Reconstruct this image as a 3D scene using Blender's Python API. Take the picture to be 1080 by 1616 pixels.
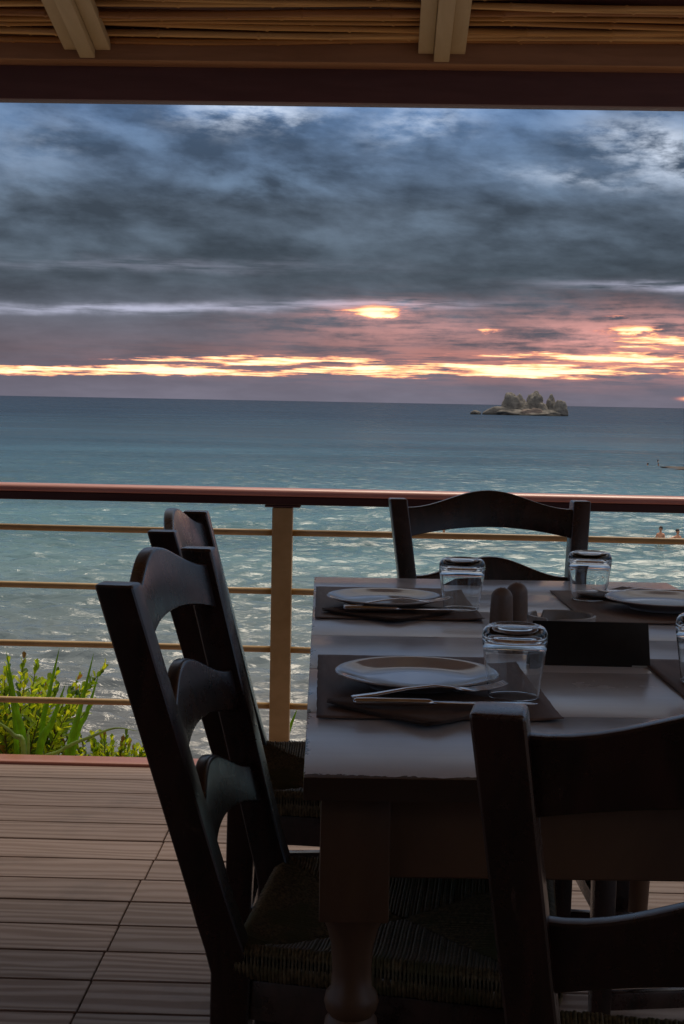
import bpy, bmesh, math, random
import numpy as np
from mathutils import Vector, Matrix, Euler, noise as mnoise

R = math.radians
random.seed(7)
rng = np.random.default_rng(7)
for o in list(bpy.data.objects):
    bpy.data.objects.remove(o)
scene = bpy.context.scene
COL = scene.collection

# ------------------------------------------------------------------ camera
EYE = 1.13                       # eye height above the deck
PITCH = math.atan(175 / 2244)
cam_data = bpy.data.cameras.new('camera')
cam_data.sensor_fit = 'VERTICAL'
cam_data.sensor_height = 36.0
cam_data.sensor_width = 24.0
cam_data.lens = 50.0
cam_data.clip_start = 0.05
cam_data.clip_end = 40000
cam = bpy.data.objects.new('camera', cam_data)
COL.objects.link(cam)
cam.matrix_world = (Matrix.Translation((0, 0, EYE)) @ Matrix.Rotation(math.pi / 2 - PITCH, 4, 'X')
                    @ Matrix.Rotation(R(1.06), 4, 'Z'))
scene.camera = cam

# ------------------------------------------------------------------ sky, sun, exposure
SUN_AZ, SUN_EL = R(16), R(60)    # azimuth to the right of the view, elevation
scene.view_settings.view_transform = 'Standard'
scene.view_settings.look = 'None'
scene.view_settings.gamma = 1
scene.view_settings.use_curve_mapping = False
scene.view_settings.exposure = 0.45

sun_data = bpy.data.lights.new('sun', 'SUN')
sun_data.energy = 1.5
sun_data.angle = R(26)
sun_data.color = (1.0, 0.86, 0.68)
sun = bpy.data.objects.new('sun', sun_data)
COL.objects.link(sun)
sd = Vector((math.sin(SUN_AZ) * math.cos(SUN_EL), math.cos(SUN_AZ) * math.cos(SUN_EL), math.sin(SUN_EL)))
sun.rotation_euler = (-sd).to_track_quat('-Z', 'Y').to_euler()
sun['kind'] = 'helper'


class NT:
    """small helper to write node maths as expressions"""
    def __init__(self, tree):
        self.t = tree
        self.n = tree.nodes
        self.l = tree.links

    def put(self, sock, v):
        if v is None:
            return
        if hasattr(v, 'is_linked') or isinstance(v, bpy.types.NodeSocket):
            self.l.new(v, sock)
        else:
            sock.default_value = v

    def m(self, op, a, b=None, c=None, clamp=False):
        nd = self.n.new('ShaderNodeMath'); nd.operation = op; nd.use_clamp = clamp
        self.put(nd.inputs[0], a); self.put(nd.inputs[1], b); self.put(nd.inputs[2], c)
        return nd.outputs[0]

    def add(self, a, b): return self.m('ADD', a, b)
    def sub(self, a, b): return self.m('SUBTRACT', a, b)
    def mul(self, a, b): return self.m('MULTIPLY', a, b)
    def div(self, a, b): return self.m('DIVIDE', a, b)

    def mr(self, v, a, b, c=0.0, d=1.0, smooth=True):
        nd = self.n.new('ShaderNodeMapRange')
        nd.interpolation_type = 'SMOOTHSTEP' if smooth else 'LINEAR'
        self.put(nd.inputs[0], v)
        for i, x in zip((1, 2, 3, 4), (a, b, c, d)):
            self.put(nd.inputs[i], x)
        return nd.outputs[0]

    def xyz(self, x, y, z=0.0):
        nd = self.n.new('ShaderNodeCombineXYZ')
        self.put(nd.inputs[0], x); self.put(nd.inputs[1], y); self.put(nd.inputs[2], z)
        return nd.outputs[0]

    def sep(self, v):
        nd = self.n.new('ShaderNodeSeparateXYZ'); self.put(nd.inputs[0], v)
        return nd.outputs

    def noise(self, vec, scale=1.0, detail=4.0, rough=0.5, dist=0.0, lac=2.0, col=False):
        nd = self.n.new('ShaderNodeTexNoise')
        self.put(nd.inputs['Vector'], vec)
        nd.inputs['Scale'].default_value = scale; nd.inputs['Detail'].default_value = detail
        nd.inputs['Roughness'].default_value = rough; nd.inputs['Distortion'].default_value = dist
        nd.inputs['Lacunarity'].default_value = lac
        return nd.outputs['Color' if col else 'Fac']

    def mix(self, f, a, b):
        nd = self.n.new('ShaderNodeMix'); nd.data_type = 'RGBA'; nd.clamp_factor = True
        self.put(nd.inputs[0], f)
        for s, v in ((nd.inputs[6], a), (nd.inputs[7], b)):
            self.put(s, v if not isinstance(v, tuple) or len(v) == 4 else (*v, 1))
        return nd.outputs[2]

    def addc(self, a, b, f=1.0):
        nd = self.n.new('ShaderNodeMix'); nd.data_type = 'RGBA'; nd.blend_type = 'ADD'; nd.clamp_factor = False
        self.put(nd.inputs[0], f)
        for s, v in ((nd.inputs[6], a), (nd.inputs[7], b)):
            self.put(s, v if not isinstance(v, tuple) or len(v) == 4 else (*v, 1))
        return nd.outputs[2]

    def mulc(self, a, b):
        nd = self.n.new('ShaderNodeMix'); nd.data_type = 'RGBA'; nd.blend_type = 'MULTIPLY'
        nd.inputs[0].default_value = 1
        for s, v in ((nd.inputs[6], a), (nd.inputs[7], b)):
            self.put(s, v if not isinstance(v, tuple) or len(v) == 4 else (*v, 1))
        return nd.outputs[2]

    def ramp(self, v, stops, interp='LINEAR'):
        nd = self.n.new('ShaderNodeValToRGB'); self.put(nd.inputs[0], v)
        cr = nd.color_ramp; cr.interpolation = interp
        while len(cr.elements) < len(stops):
            cr.elements.new(0.5)
        for e, (p, c) in zip(cr.elements, stops):
            e.position = p; e.color = (*c, 1) if len(c) == 3 else c
        return nd.outputs[0]

    def vscale(self, v, s):
        nd = self.n.new('ShaderNodeVectorMath'); nd.operation = 'MULTIPLY'
        self.put(nd.inputs[0], v); nd.inputs[1].default_value = s
        return nd.outputs[0]


def s2l(*rgb):
    """8-bit sRGB to linear"""
    out = []
    for c in rgb:
        c /= 255
        out.append(c / 12.92 if c <= 0.04045 else ((c + 0.055) / 1.055) ** 2.4)
    return tuple(out)


world = bpy.data.worlds.new('World')
scene.world = world
world.use_nodes = True
w = NT(world.node_tree)
w.n.clear()
bg = w.n.new('ShaderNodeBackground')
wo = w.n.new('ShaderNodeOutputWorld')
w.l.new(bg.outputs[0], wo.inputs[0])
bg.inputs[1].default_value = 0.1
sky = w.n.new('ShaderNodeTexSky')
sky.sky_type = 'NISHITA'; sky.sun_disc = False
sky.sun_elevation = SUN_EL; sky.sun_rotation = SUN_AZ
sky.air_density = 1.0; sky.dust_density = 1.0; sky.ozone_density = 2.0
tc = w.n.new('ShaderNodeTexCoord')
dx, dy, dz = w.sep(tc.outputs['Generated'])
hor = w.m('SQRT', w.add(w.mul(dx, dx), w.mul(dy, dy)))
V = w.mul(w.div(dz, w.m('MAXIMUM', hor, 0.02)), 2244.0)     # tangent of elevation x 2244
U = w.mul(w.m('ARCTAN2', dx, dy), 2244.0)                    # azimuth x 2244
zc = w.add(w.m('MAXIMUM', dz, 0.0), 0.20)
plane = w.xyz(w.div(dx, zc), w.div(dy, zc), 0.0)             # cloud deck seen in perspective


def gauss(u0, v0, su, sv, slope=0.0, warp=None, wamp=0.0):
    du = w.sub(U, u0)
    dv = w.sub(w.sub(V, v0), w.mul(du, slope))
    if warp is not None:
        dv = w.add(dv, w.mul(w.sub(warp, 0.5), wamp))
    a = w.div(du, su); b = w.div(dv, sv)
    return w.m('EXPONENT', w.mul(w.add(w.mul(a, a), w.mul(b, b)), -1.0))


big = w.noise(plane, 1.0, 4, 0.55, 0.2)
mid = w.noise(w.vscale(plane, (1.0, 1.25, 1)), 2.4, 6, 0.55, 0.15)
billow = w.noise(w.xyz(w.div(w.add(U, w.mul(V, 0.25)), 170.0), w.div(w.add(V, w.mul(U, 0.08)), 74.0), 4.0), 1.0, 7, 0.55, 0.12)
fine = w.noise(plane, 11.0, 4, 0.66)
UV = w.xyz(w.div(U, 100.0), w.div(V, 100.0), 0.0)
streaky = w.noise(w.vscale(UV, (0.55, 7.0, 1)), 1.0, 5, 0.64)
streak2 = w.noise(w.vscale(UV, (0.9, 15.0, 1)), 1.0, 5, 0.66)
warp = w.noise(w.vscale(UV, (0.9, 1.6, 1)), 1.0, 4, 0.6)
puff = w.noise(w.vscale(UV, (1.5, 4.2, 1)), 1.0, 5, 0.64)

# base tone of the cloud deck by elevation
base = w.ramp(w.div(V, 600.0), [
    (0.0, s2l(102, 99, 112)), (0.05, s2l(98, 94, 106)), (0.12, s2l(96, 88, 96)),
    (0.22, s2l(80, 84, 94)), (0.33, s2l(70, 80, 90)), (0.50, s2l(74, 86, 100)),
    (0.66, s2l(80, 100, 126)), (0.76, s2l(92, 120, 158)), (1.0, s2l(108, 128, 154))])
base = w.mix(w.mr(dz, 0.2, 0.5), base, s2l(140, 138, 136))
# light and dark bellies
dens = w.add(w.add(w.mul(big, 0.45), w.mul(mid, 0.20)), w.mul(billow, 0.35))
shade = w.add(w.mr(dens, 0.42, 0.62, -0.40, 0.38), w.add(w.mul(w.sub(mid, 0.5), 0.8), w.mul(w.sub(big, 0.5), 0.8)))
shade = w.add(shade, w.mul(w.sub(fine, 0.5), 0.55))
shade = w.add(shade, w.mul(w.mul(w.sub(billow, 0.5), 0.9), w.mr(V, 150, 330)))
hi = w.mr(V, 60, 330)
lum = w.add(1.0, w.mul(shade, w.mr(V, 0, 300, 0.25, 0.95)))
lum = w.m('MAXIMUM', lum, 0.52)
lum = w.mul(lum, w.mr(dz, 0.22, 0.9, 1.0, 2.6))             # an overcast sky is brighter overhead
cl = w.mulc(base, w.xyz(lum, lum, lum))
# thin blue places where the clear sky shows through
gap = w.mul(w.mr(w.add(w.mul(big, 0.45), w.mul(billow, 0.55)), 0.50, 0.64), w.mr(V, 190, 420))
clear = w.mulc(sky.outputs[0], (0.030, 0.034, 0.040))
cl = w.mix(w.mul(gap, 0.75), cl, clear)


def tint(c, f, col, k=1.0):
    return w.mix(w.m('MULTIPLY', f, k, clamp=True), c, col)


# pale torn edges high up
pf = w.mr(w.add(w.mul(puff, 0.45), w.mul(billow, 0.55)), 0.40, 0.58)
w1 = w.m('MAXIMUM', gauss(-150, 445, 105, 30, 0.0, warp, 60), gauss(480, 385, 100, 42, -0.25, warp, 60))
w1 = w.m('MAXIMUM', w1, w.mul(gauss(110, 430, 80, 30, 0.1, warp, 60), 0.55))
w1 = w.m('MAXIMUM', w1, w.mul(gauss(360, 345, 110, 14, -0.1, warp, 30), 0.5))
w1 = w.m('MAXIMUM', w1, w.mul(gauss(-470, 380, 90, 50, 0.2, warp, 60), 0.15))
cl = tint(cl, w.mul(w1, pf), s2l(192, 203, 220), 0.9)
st = w.mr(streaky, 0.30, 0.62)
# long thin pale streaks
w2 = gauss(-330, 137, 330, 7, 0.035, warp, 22)
w2 = w.m('MAXIMUM', w2, gauss(30, 151, 160, 7, 0.01, warp, 16))
w2 = w.m('MAXIMUM', w2, w.mul(gauss(490, 184, 140, 7, -0.02, warp, 18), 0.95))
w2 = w.m('MAXIMUM', w2, w.mul(gauss(-300, 205, 300, 10, 0.01, warp, 30), 0.25))
cl = tint(cl, w.mul(w2, st), s2l(168, 170, 190), 0.9)
# warm flush above the sunset band
w3 = w.m('MAXIMUM', gauss(430, 100, 210, 44, 0.0, warp, 40), w.mul(gauss(110, 112, 200, 34, 0.0, warp, 40), 0.55))
w3 = w.m('MAXIMUM', w3, gauss(48, 140, 95, 17, 0.04, puff, 30))
w3 = w.m('MAXIMUM', w3, gauss(440, 120, 110, 20, 0.02, puff, 30))
flush = w.mr(w.add(w.mul(streaky, 0.6), w.mul(puff, 0.4)), 0.36, 0.60)
cl = tint(cl, w.mul(w3, flush), s2l(214, 152, 144), 0.95)
cl = tint(cl, w.mul(gauss(330, 64, 460, 24, 0.006, warp, 14), w.mr(streaky, 0.38, 0.58)), s2l(208, 134, 118), 0.58)
# the sunset band itself: ragged streaks, thin to the left, wide to the right
e1 = gauss(-360, 41, 460, 9, 0.014, warp, 14)
e2 = gauss(240, 52, 430, 13, 0.010, warp, 16)
e3 = w.mul(gauss(-120, 61, 260, 9, 0.010, warp, 14), 0.92)
e4 = w.mul(gauss(440, 74, 260, 9, 0.0, warp, 16), 0.95)
e5 = w.mul(gauss(470, 98, 170, 16, 0.0, puff, 30), 0.62)
env = w.m('MAXIMUM', w.m('MAXIMUM', e1, e2), w.m('MAXIMUM', w.m('MAXIMUM', e3, e5), e4))
rag = w.add(w.mul(w.sub(streak2, 0.5), 2.6), w.mul(w.sub(streaky, 0.5), 1.8))
br = w.mul(w.mr(w.add(env, rag), 0.30, 1.10), w.mr(env, 0.10, 0.45))
hole = gauss(42, 141, 62, 11, 0.06, puff, 34)
hole = w.m('MAXIMUM', hole, gauss(448, 118, 56, 10, 0.03, puff, 30))
hole = w.m('MAXIMUM', hole, w.mul(gauss(223, 117, 28, 7, 0.0, puff, 22), 0.5))
hole = w.m('MAXIMUM', hole, w.mul(gauss(420, 135, 30, 7, 0.0, puff, 22), 0.7))
hn = w.add(w.mul(w.sub(puff, 0.5), 1.7), w.mul(w.sub(streak2, 0.5), 1.6))
hole = w.mul(w.mr(w.add(w.mul(hole, 0.9), w.mul(hn, 1.25)), 0.12, 1.25), w.mr(hole, 0.0, 0.6))
br = w.m('MAXIMUM', br, hole)
br = w.m('MAXIMUM', br, w.mul(gauss(542, 13, 26, 4, 0.0), 0.6))
glow = w.ramp(br, [(0.0, s2l(120, 90, 96)), (0.2, s2l(200, 126, 116)), (0.38, s2l(234, 160, 124)),
                   (0.62, s2l(244, 204, 144)), (1.0, (0.98, 0.88, 0.60))])
cl = w.mix(w.mr(br, 0.02, 0.45), cl, glow)
cl10 = w.mulc(cl, (10.0, 10.0, 10.0))
w.l.new(cl10, bg.inputs[0])
world.cycles.sampling_method = 'MANUAL'
world.cycles.sample_map_resolution = 512

# ------------------------------------------------------------------ materials
MATS = {}


def pmat(name):
    mt = bpy.data.materials.new(name); mt.use_nodes = True
    t = NT(mt.node_tree)
    b = t.n['Principled BSDF']
    MATS[name] = mt
    return mt, t, b


def obcoord(t, which='Object'):
    return t.n.new('ShaderNodeTexCoord').outputs[which]


def bump(t, b, h, strength=0.3, dist=0.002):
    nd = t.n.new('ShaderNodeBump')
    nd.inputs['Strength'].default_value = strength
    nd.inputs['Distance'].default_value = dist
    t.put(nd.inputs['Height'], h)
    t.l.new(nd.outputs[0], b.inputs['Normal'])


def varied(name, c1, c2, rough, scale=(8, 8, 8), detail=5, bstr=0.15, bdist=0.001, spec=0.5, rvar=0.1, dist=0.4):
    mt, t, b = pmat(name)
    v = t.vscale(obcoord(t), scale)
    n = t.noise(v, 1.0, detail, 0.6, dist)
    info = t.n.new('ShaderNodeObjectInfo')
    f = t.add(t.mr(n, 0.3, 0.7), t.mul(t.sub(info.outputs['Random'], 0.5), 0.35))
    t.put(b.inputs['Base Color'], t.mix(f, c1, c2))
    n2 = t.noise(v, 2.7, 4, 0.6)
    t.put(b.inputs['Roughness'], t.add(rough - rvar / 2, t.mul(n2, rvar)))
    b.inputs['Specular IOR Level'].default_value = spec
    if bstr:
        bump(t, b, t.add(n, t.mul(n2, 0.5)), bstr, bdist)
    return mt


# dark varnished chair wood with rubbed places
mt, t, b = pmat('chair_wood')
oc = obcoord(t)
g = t.noise(t.vscale(oc, (34, 34, 5)), 1.0, 6, 0.6, 0.5)
wear = t.noise(oc, 11, 6, 0.66, 0.3)
c = t.mix(t.mr(g, 0.3, 0.7), (0.006, 0.0025, 0.002), (0.040, 0.013, 0.010))
c = t.mix(t.mr(wear, 0.64, 0.74), c, (0.06, 0.034, 0.028))
pt_ = t.n.new('ShaderNodeNewGeometry').outputs['Pointiness']
c = t.mix(t.mul(t.mr(pt_, 0.53, 0.62), t.mr(wear, 0.35, 0.6)), c, (0.16, 0.11, 0.09))
scr = t.noise(t.vscale(oc, (60, 60, 9)), 1.0, 3, 0.7)
c = t.mix(t.mul(t.mr(scr, 0.66, 0.74), 0.5), c, (0.10, 0.065, 0.055))
t.put(b.inputs['Base Color'], c)
t.put(b.inputs['Roughness'], t.mr(wear, 0.3, 0.7, 0.20, 0.38))
b.inputs['Specular IOR Level'].default_value = 0.6
b.inputs['Coat Weight'].default_value = 0.5
b.inputs['Coat Roughness'].default_value = 0.22
bump(t, b, g, 0.25, 0.0008)

mt, t, b = pmat('rush')
oc = obcoord(t)
n = t.noise(t.vscale(oc, (230, 230, 60)), 1.0, 3, 0.6)
n2 = t.noise(oc, 14, 4, 0.6)
c = t.mix(t.mr(n, 0.3, 0.7), (0.07, 0.05, 0.022), (0.26, 0.19, 0.10))
c = t.mix(t.mr(n2, 0.45, 0.65), c, (0.11, 0.10, 0.04))
t.put(b.inputs['Base Color'], c)
b.inputs['Roughness'].default_value = 0.55
bump(t, b, n, 0.5, 0.001)

# worn off-white table paint; bare dark wood where the edges have chipped
mt, t, b = pmat('table_paint')
oc = obcoord(t)
ox, oy, oz = t.sep(oc)
g = t.noise(t.vscale(oc, (3.0, 42, 10)), 1.0, 6, 0.6, 0.3)
blot = t.noise(oc, 5, 5, 0.6)
c = t.mix(t.mr(g, 0.25, 0.75), (0.70, 0.73, 0.80), (0.76, 0.79, 0.86))
c = t.mix(t.mul(t.mr(blot, 0.55, 0.75), 0.5), c, (0.58, 0.575, 0.60))
ch = t.noise(t.vscale(oc, (13, 13, 13)), 1.0, 6, 0.7)
edge = t.m('MINIMUM', t.add(oy, 0.0), t.add(ox, 0.012))      # distance from near end / left side
chip = t.m('LESS_THAN', edge, t.mul(t.sub(ch, 0.31), 0.062))
spot = t.m('GREATER_THAN', t.noise(oc, 38, 2, 0.5), 0.80)
under = t.m('LESS_THAN', oz, 0.7435)
c = t.mix(t.m('MAXIMUM', t.m('MAXIMUM', chip, spot), under), c, (0.055, 0.032, 0.022))
t.put(b.inputs['Base Color'], c)
t.put(b.inputs['Roughness'], t.mr(blot, 0.3, 0.7, 0.15, 0.28))
b.inputs['Specular IOR Level'].default_value = 0.55
bump(t, b, t.add(g, t.mul(chip, -1.2)), 0.18, 0.001)

varied('table_base', (0.15, 0.078, 0.042), (0.09, 0.045, 0.024), 0.45, (9, 9, 3), 6, 0.2)

# composite deck board with embossed grain
mt, t, b = pmat('deck_board')
oc = obcoord(t)
info = t.n.new('ShaderNodeObjectInfo')
sh = t.n.new('ShaderNodeVectorMath'); sh.operation = 'ADD'
t.l.new(oc, sh.inputs[0])
t.l.new(t.xyz(t.mul(info.outputs['Random'], 37.0), t.mul(info.outputs['Random'], 91.0), 0), sh.inputs[1])
pos = sh.outputs[0]
wv = t.n.new('ShaderNodeTexWave')
wv.wave_type = 'BANDS'; wv.bands_direction = 'Y'
t.put(wv.inputs['Vector'], t.vscale(pos, (0.6, 4.0, 1)))
wv.inputs['Scale'].default_value = 2.4; wv.inputs['Distortion'].default_value = 13
wv.inputs['Detail'].default_value = 3; wv.inputs['Detail Scale'].default_value = 0.8; wv.inputs['Detail Roughness'].default_value = 0.55
fib = t.noise(t.vscale(pos, (7, 190, 10)), 1.0, 4, 0.6)
blot = t.noise(t.vscale(pos, (1.6, 5, 1)), 1.0, 4, 0.6)
h = t.add(t.mul(wv.outputs['Fac'], 0.75), t.mul(fib, 0.3))
c = t.mix(h, (0.175, 0.110, 0.085), (0.30, 0.205, 0.162))
c = t.mix(t.mul(t.mr(blot, 0.45, 0.75), 0.5), c, (0.24, 0.155, 0.12))
c = t.mulc(c, t.xyz(*[t.add(0.80, t.mul(info.outputs['Random'], 0.34))] * 3))
geo = t.n.new('ShaderNodeNewGeometry')
dirt = t.noise(geo.outputs['Position'], 2.6, 7, 0.68)
c = t.mix(t.mul(t.mr(dirt, 0.52, 0.72), 0.45), c, (0.10, 0.068, 0.055))
speck = t.m('GREATER_THAN', t.noise(geo.outputs['Position'], 55, 2, 0.5), 0.80)
c = t.mix(t.mul(speck, 0.8), c, (0.05, 0.03, 0.025))
t.put(b.inputs['Base Color'], c)
t.put(b.inputs['Roughness'], t.mr(h, 0.2, 0.8, 0.62, 0.46))
b.inputs['Specular IOR Level'].default_value = 0.45
bump(t, b, h, 0.5, 0.0012)

varied('deck_trim', (0.34, 0.125, 0.085), (0.42, 0.17, 0.12), 0.34, (2, 40, 40), 5, 0.2)
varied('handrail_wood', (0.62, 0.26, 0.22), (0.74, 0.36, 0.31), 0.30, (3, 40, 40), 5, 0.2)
varied('tan_paint', (0.52, 0.33, 0.14), (0.64, 0.43, 0.20), 0.40, (9, 9, 14), 7, 0.1)
varied('batten_paint', (0.56, 0.44, 0.25), (0.64, 0.52, 0.32), 0.5, (16, 3, 16), 5, 0.15)
varied('beam_wood', (0.34, 0.18, 0.09), (0.46, 0.26, 0.14), 0.5, (3, 26, 26), 6, 0.2)
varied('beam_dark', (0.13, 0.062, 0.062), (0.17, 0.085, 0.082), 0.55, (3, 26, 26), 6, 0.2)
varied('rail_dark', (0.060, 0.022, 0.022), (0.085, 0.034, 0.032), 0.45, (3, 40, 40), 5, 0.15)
varied('ground_soil', (0.16, 0.12, 0.08), (0.26, 0.21, 0.15), 0.9, (3, 3, 3), 8, 0.8, 0.05)
varied('plaster', (0.085, 0.060, 0.045), (0.11, 0.08, 0.06), 0.85, (2, 2, 2), 7, 0.3, 0.004)
varied('paper_mat', (0.15, 0.092, 0.072), (0.20, 0.13, 0.102), 0.62, (60, 9, 9), 5, 0.25, 0.0006)
varied('napkin_paper', (0.10, 0.062, 0.046), (0.135, 0.085, 0.064), 0.8, (50, 50, 50), 4, 0.25, 0.0006)
varied('shaker_clay', (0.20, 0.145, 0.115), (0.26, 0.19, 0.155), 0.42, (30, 30, 30), 4, 0.1)
varied('ashtray_glaze', (0.36, 0.33, 0.30), (0.43, 0.40, 0.37), 0.28, (20, 20, 20), 4, 0.05)
varied('sign_black', (0.008, 0.008, 0.009), (0.014, 0.014, 0.015), 0.6, (30, 30, 30), 4, 0.1)
varied('sign_edge', (0.6, 0.58, 0.55), (0.7, 0.68, 0.65), 0.5, (30, 30, 30), 3, 0)
varied('rock', (0.13, 0.118, 0.105), (0.27, 0.245, 0.215), 0.95, (0.25, 0.25, 0.4), 5, 0.6, 0.35, 0.2)
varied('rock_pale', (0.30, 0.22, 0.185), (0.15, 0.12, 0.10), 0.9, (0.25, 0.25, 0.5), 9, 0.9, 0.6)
varied('skin_sunlit', (0.72, 0.30, 0.16), (0.80, 0.38, 0.22), 0.5, (9, 9, 9), 3, 0)
varied('hair_dark', (0.02, 0.013, 0.01), (0.035, 0.022, 0.016), 0.5, (30, 30, 30), 3, 0)
varied('swimwear', (0.02, 0.025, 0.05), (0.03, 0.035, 0.06), 0.6, (9, 9, 9), 3, 0)
varied('stem_bark', (0.10, 0.075, 0.045), (0.16, 0.12, 0.07), 0.8, (40, 40, 12), 4, 0.3)

for nm in ('rock', 'rock_pale'):
    t = NT(MATS[nm].node_tree); b = t.n['Principled BSDF']
    src = b.inputs['Base Color'].links[0].from_socket
    pz_ = t.sep(t.n.new('ShaderNodeNewGeometry').outputs['Position'])[2]
    wet = t.mr(t.add(pz_, t.mul(t.noise(obcoord(t), 0.35, 4, 0.6), 1.2)), -5.1, -3.6, 0.30, 1.0)
    t.put(b.inputs['Base Color'], t.mulc(src, t.xyz(wet, wet, wet)))

# dry reeds
mt, t, b = pmat('reed')
oc = obcoord(t)
info = t.n.new('ShaderNodeObjectInfo')
geo = t.n.new('ShaderNodeNewGeometry')
rnd = t.m('FRACT', t.add(t.mul(geo.outputs['Random Per Island'], 3.7), info.outputs['Random']))
n = t.noise(t.vscale(oc, (2.2, 60, 60)), 1.0, 5, 0.6)
c = t.ramp(rnd, [(0, (0.52, 0.26, 0.08)), (0.4, (0.68, 0.38, 0.12)), (0.75, (0.78, 0.50, 0.20)), (1, (0.42, 0.20, 0.07))])
c = t.mix(t.mul(t.mr(n, 0.4, 0.7), 0.5), c, (0.24, 0.105, 0.04))
t.put(b.inputs['Base Color'], c)
b.inputs['Roughness'].default_value = 0.45
bump(t, b, n, 0.3, 0.001)

# glazed china, steel, glass
mt, t, b = pmat('china')
oc = obcoord(t)
n = t.noise(oc, 9, 4, 0.6)
t.put(b.inputs['Base Color'], t.mix(n, (0.60, 0.58, 0.58), (0.66, 0.64, 0.64)))
b.inputs['Roughness'].default_value = 0.08
bump(t, b, n, 0.03, 0.001)
mt, t, b = pmat('steel')
oc = obcoord(t)
n = t.noise(t.vscale(oc, (20, 260, 60)), 1.0, 4, 0.6)
t.put(b.inputs['Base Color'], t.mix(n, (0.70, 0.69, 0.70), (0.82, 0.81, 0.82)))
b.inputs['Metallic'].default_value = 1
t.put(b.inputs['Roughness'], t.mr(n, 0.2, 0.8, 0.14, 0.26))
mt, t, b = pmat('glass')
n = t.noise(obcoord(t), 40, 2, 0.5)
b.inputs['Base Color'].default_value = (0.97, 0.985, 0.985, 1)
b.inputs['Transmission Weight'].default_value = 1
b.inputs['IOR'].default_value = 1.5
t.put(b.inputs['Roughness'], t.mr(n, 0.3, 0.8, 0.0, 0.015))


def leaf_mat(name, stops, trans):
    mt, t, b = pmat(name)
    geo = t.n.new('ShaderNodeNewGeometry')
    col = t.ramp(geo.outputs['Random Per Island'], stops)
    n = t.noise(obcoord(t), 24, 4, 0.6)
    col = t.mulc(col, t.xyz(*[t.mr(n, 0.2, 0.8, 0.75, 1.2)] * 3))
    t.put(b.inputs['Base Color'], col)
    b.inputs['Roughness'].default_value = 0.38
    tr = t.n.new('ShaderNodeBsdfTranslucent')
    t.put(tr.inputs[0], t.mulc(col, (1.7, 1.6, 0.7)))
    mx = t.n.new('ShaderNodeMixShader'); mx.inputs[0].default_value = trans
    t.l.new(b.outputs[0], mx.inputs[1]); t.l.new(tr.outputs[0], mx.inputs[2])
    t.l.new(mx.outputs[0], t.n['Material Output'].inputs[0])


leaf_mat('shrub_leaf', [(0, (0.20, 0.10, 0.03)), (0.05, (0.24, 0.13, 0.04)), (0.06, (0.05, 0.11, 0.012)), (0.3, (0.17, 0.28, 0.02)), (0.65, (0.42, 0.55, 0.03)), (1, (0.68, 0.70, 0.05))], 0.5)
leaf_mat('blade_leaf', [(0, (0.16, 0.32, 0.02)), (0.6, (0.26, 0.44, 0.03)), (1, (0.36, 0.52, 0.05))], 0.5)
leaf_mat('blade_pale', [(0, (0.32, 0.46, 0.18)), (1, (0.42, 0.55, 0.24))], 0.4)

# sea: body colour by depth (distance from the shore), sky by reflection; silvery reflection near shore is also put into the colour
mt, t, b = pmat('sea_water')
geo = t.n.new('ShaderNodeNewGeometry')
px, py, pz = t.sep(geo.outputs['Position'])
ly = t.m('LOGARITHM', t.m('MAXIMUM', py, 5.0), 10.0)
drift = t.noise(t.xyz(t.mul(px, 0.02), t.mul(py, 0.012), 0), 1.0, 5, 0.6)
fy = t.add(t.div(t.sub(ly, 1.0), 3.0), t.mul(t.sub(drift, 0.5), 0.10))
c = t.ramp(fy, [(0.0, (0.15, 0.15, 0.145)), (0.16, (0.155, 0.165, 0.170)), (0.21, (0.135, 0.185, 0.195)), (0.28, (0.085, 0.180, 0.205)),
                (0.36, (0.050, 0.125, 0.165)), (0.45, (0.028, 0.078, 0.118)), (0.60, (0.016, 0.042, 0.078)), (1.0, (0.018, 0.030, 0.060))])
wind = t.noise(t.xyz(t.mul(px, 0.010), t.mul(py, 0.038), 2.0), 1.0, 9, 0.7)
c = t.mulc(c, t.xyz(*[t.mr(wind, 0.3, 0.7, 0.70, 1.32)] * 3))
t.put(b.inputs['Base Color'], c)
t.put(b.inputs['Roughness'], t.add(t.mr(ly, 1.5, 2.8, 0.14, 0.27), t.mul(t.sub(wind, 0.5), 0.18)))
b.inputs['IOR'].default_value = 1.33
r1 = t.noise(t.xyz(t.mul(px, 0.9), t.mul(py, 2.0), 0), 1.0, 5, 0.6, 0.6)
r2 = t.noise(t.xyz(t.mul(px, 0.12), t.mul(py, 0.34), 0), 1.0, 5, 0.6, 0.4)
r3 = t.noise(t.xyz(t.mul(px, 0.02), t.mul(py, 0.06), 0), 1.0, 5, 0.6, 0.3)
hh = t.add(t.mul(r1, 0.22), t.add(t.mul(r2, 0.9), t.mul(r3, 2.6)))
bump(t, b, hh, 1.0, 0.42)
dif = t.n.new('ShaderNodeBsdfDiffuse')
t.l.new(b.inputs['Base Color'].links[0].from_socket, dif.inputs['Color'])
# crests hide the troughs towards the horizon, so the mirror part levels off below one
mxs = t.n.new('ShaderNodeMixShader')
t.put(mxs.inputs[0], t.mr(ly, 1.7, 2.9, 0.0, 0.50))
t.l.new(b.outputs[0], mxs.inputs[1]); t.l.new(dif.outputs[0], mxs.inputs[2])
t.l.new(mxs.outputs[0], t.n['Material Output'].inputs[0])


# ------------------------------------------------------------------ mesh helpers
def link(name, me, mat=None, parent=None, loc=(0, 0, 0), rot=(0, 0, 0)):
    o = bpy.data.objects.new(name, me)
    COL.objects.link(o)
    if mat and me is not None and not me.materials:
        me.materials.append(MATS[mat])
    if parent:
        o.parent = parent
    o.location = loc; o.rotation_euler = rot
    return o


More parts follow.
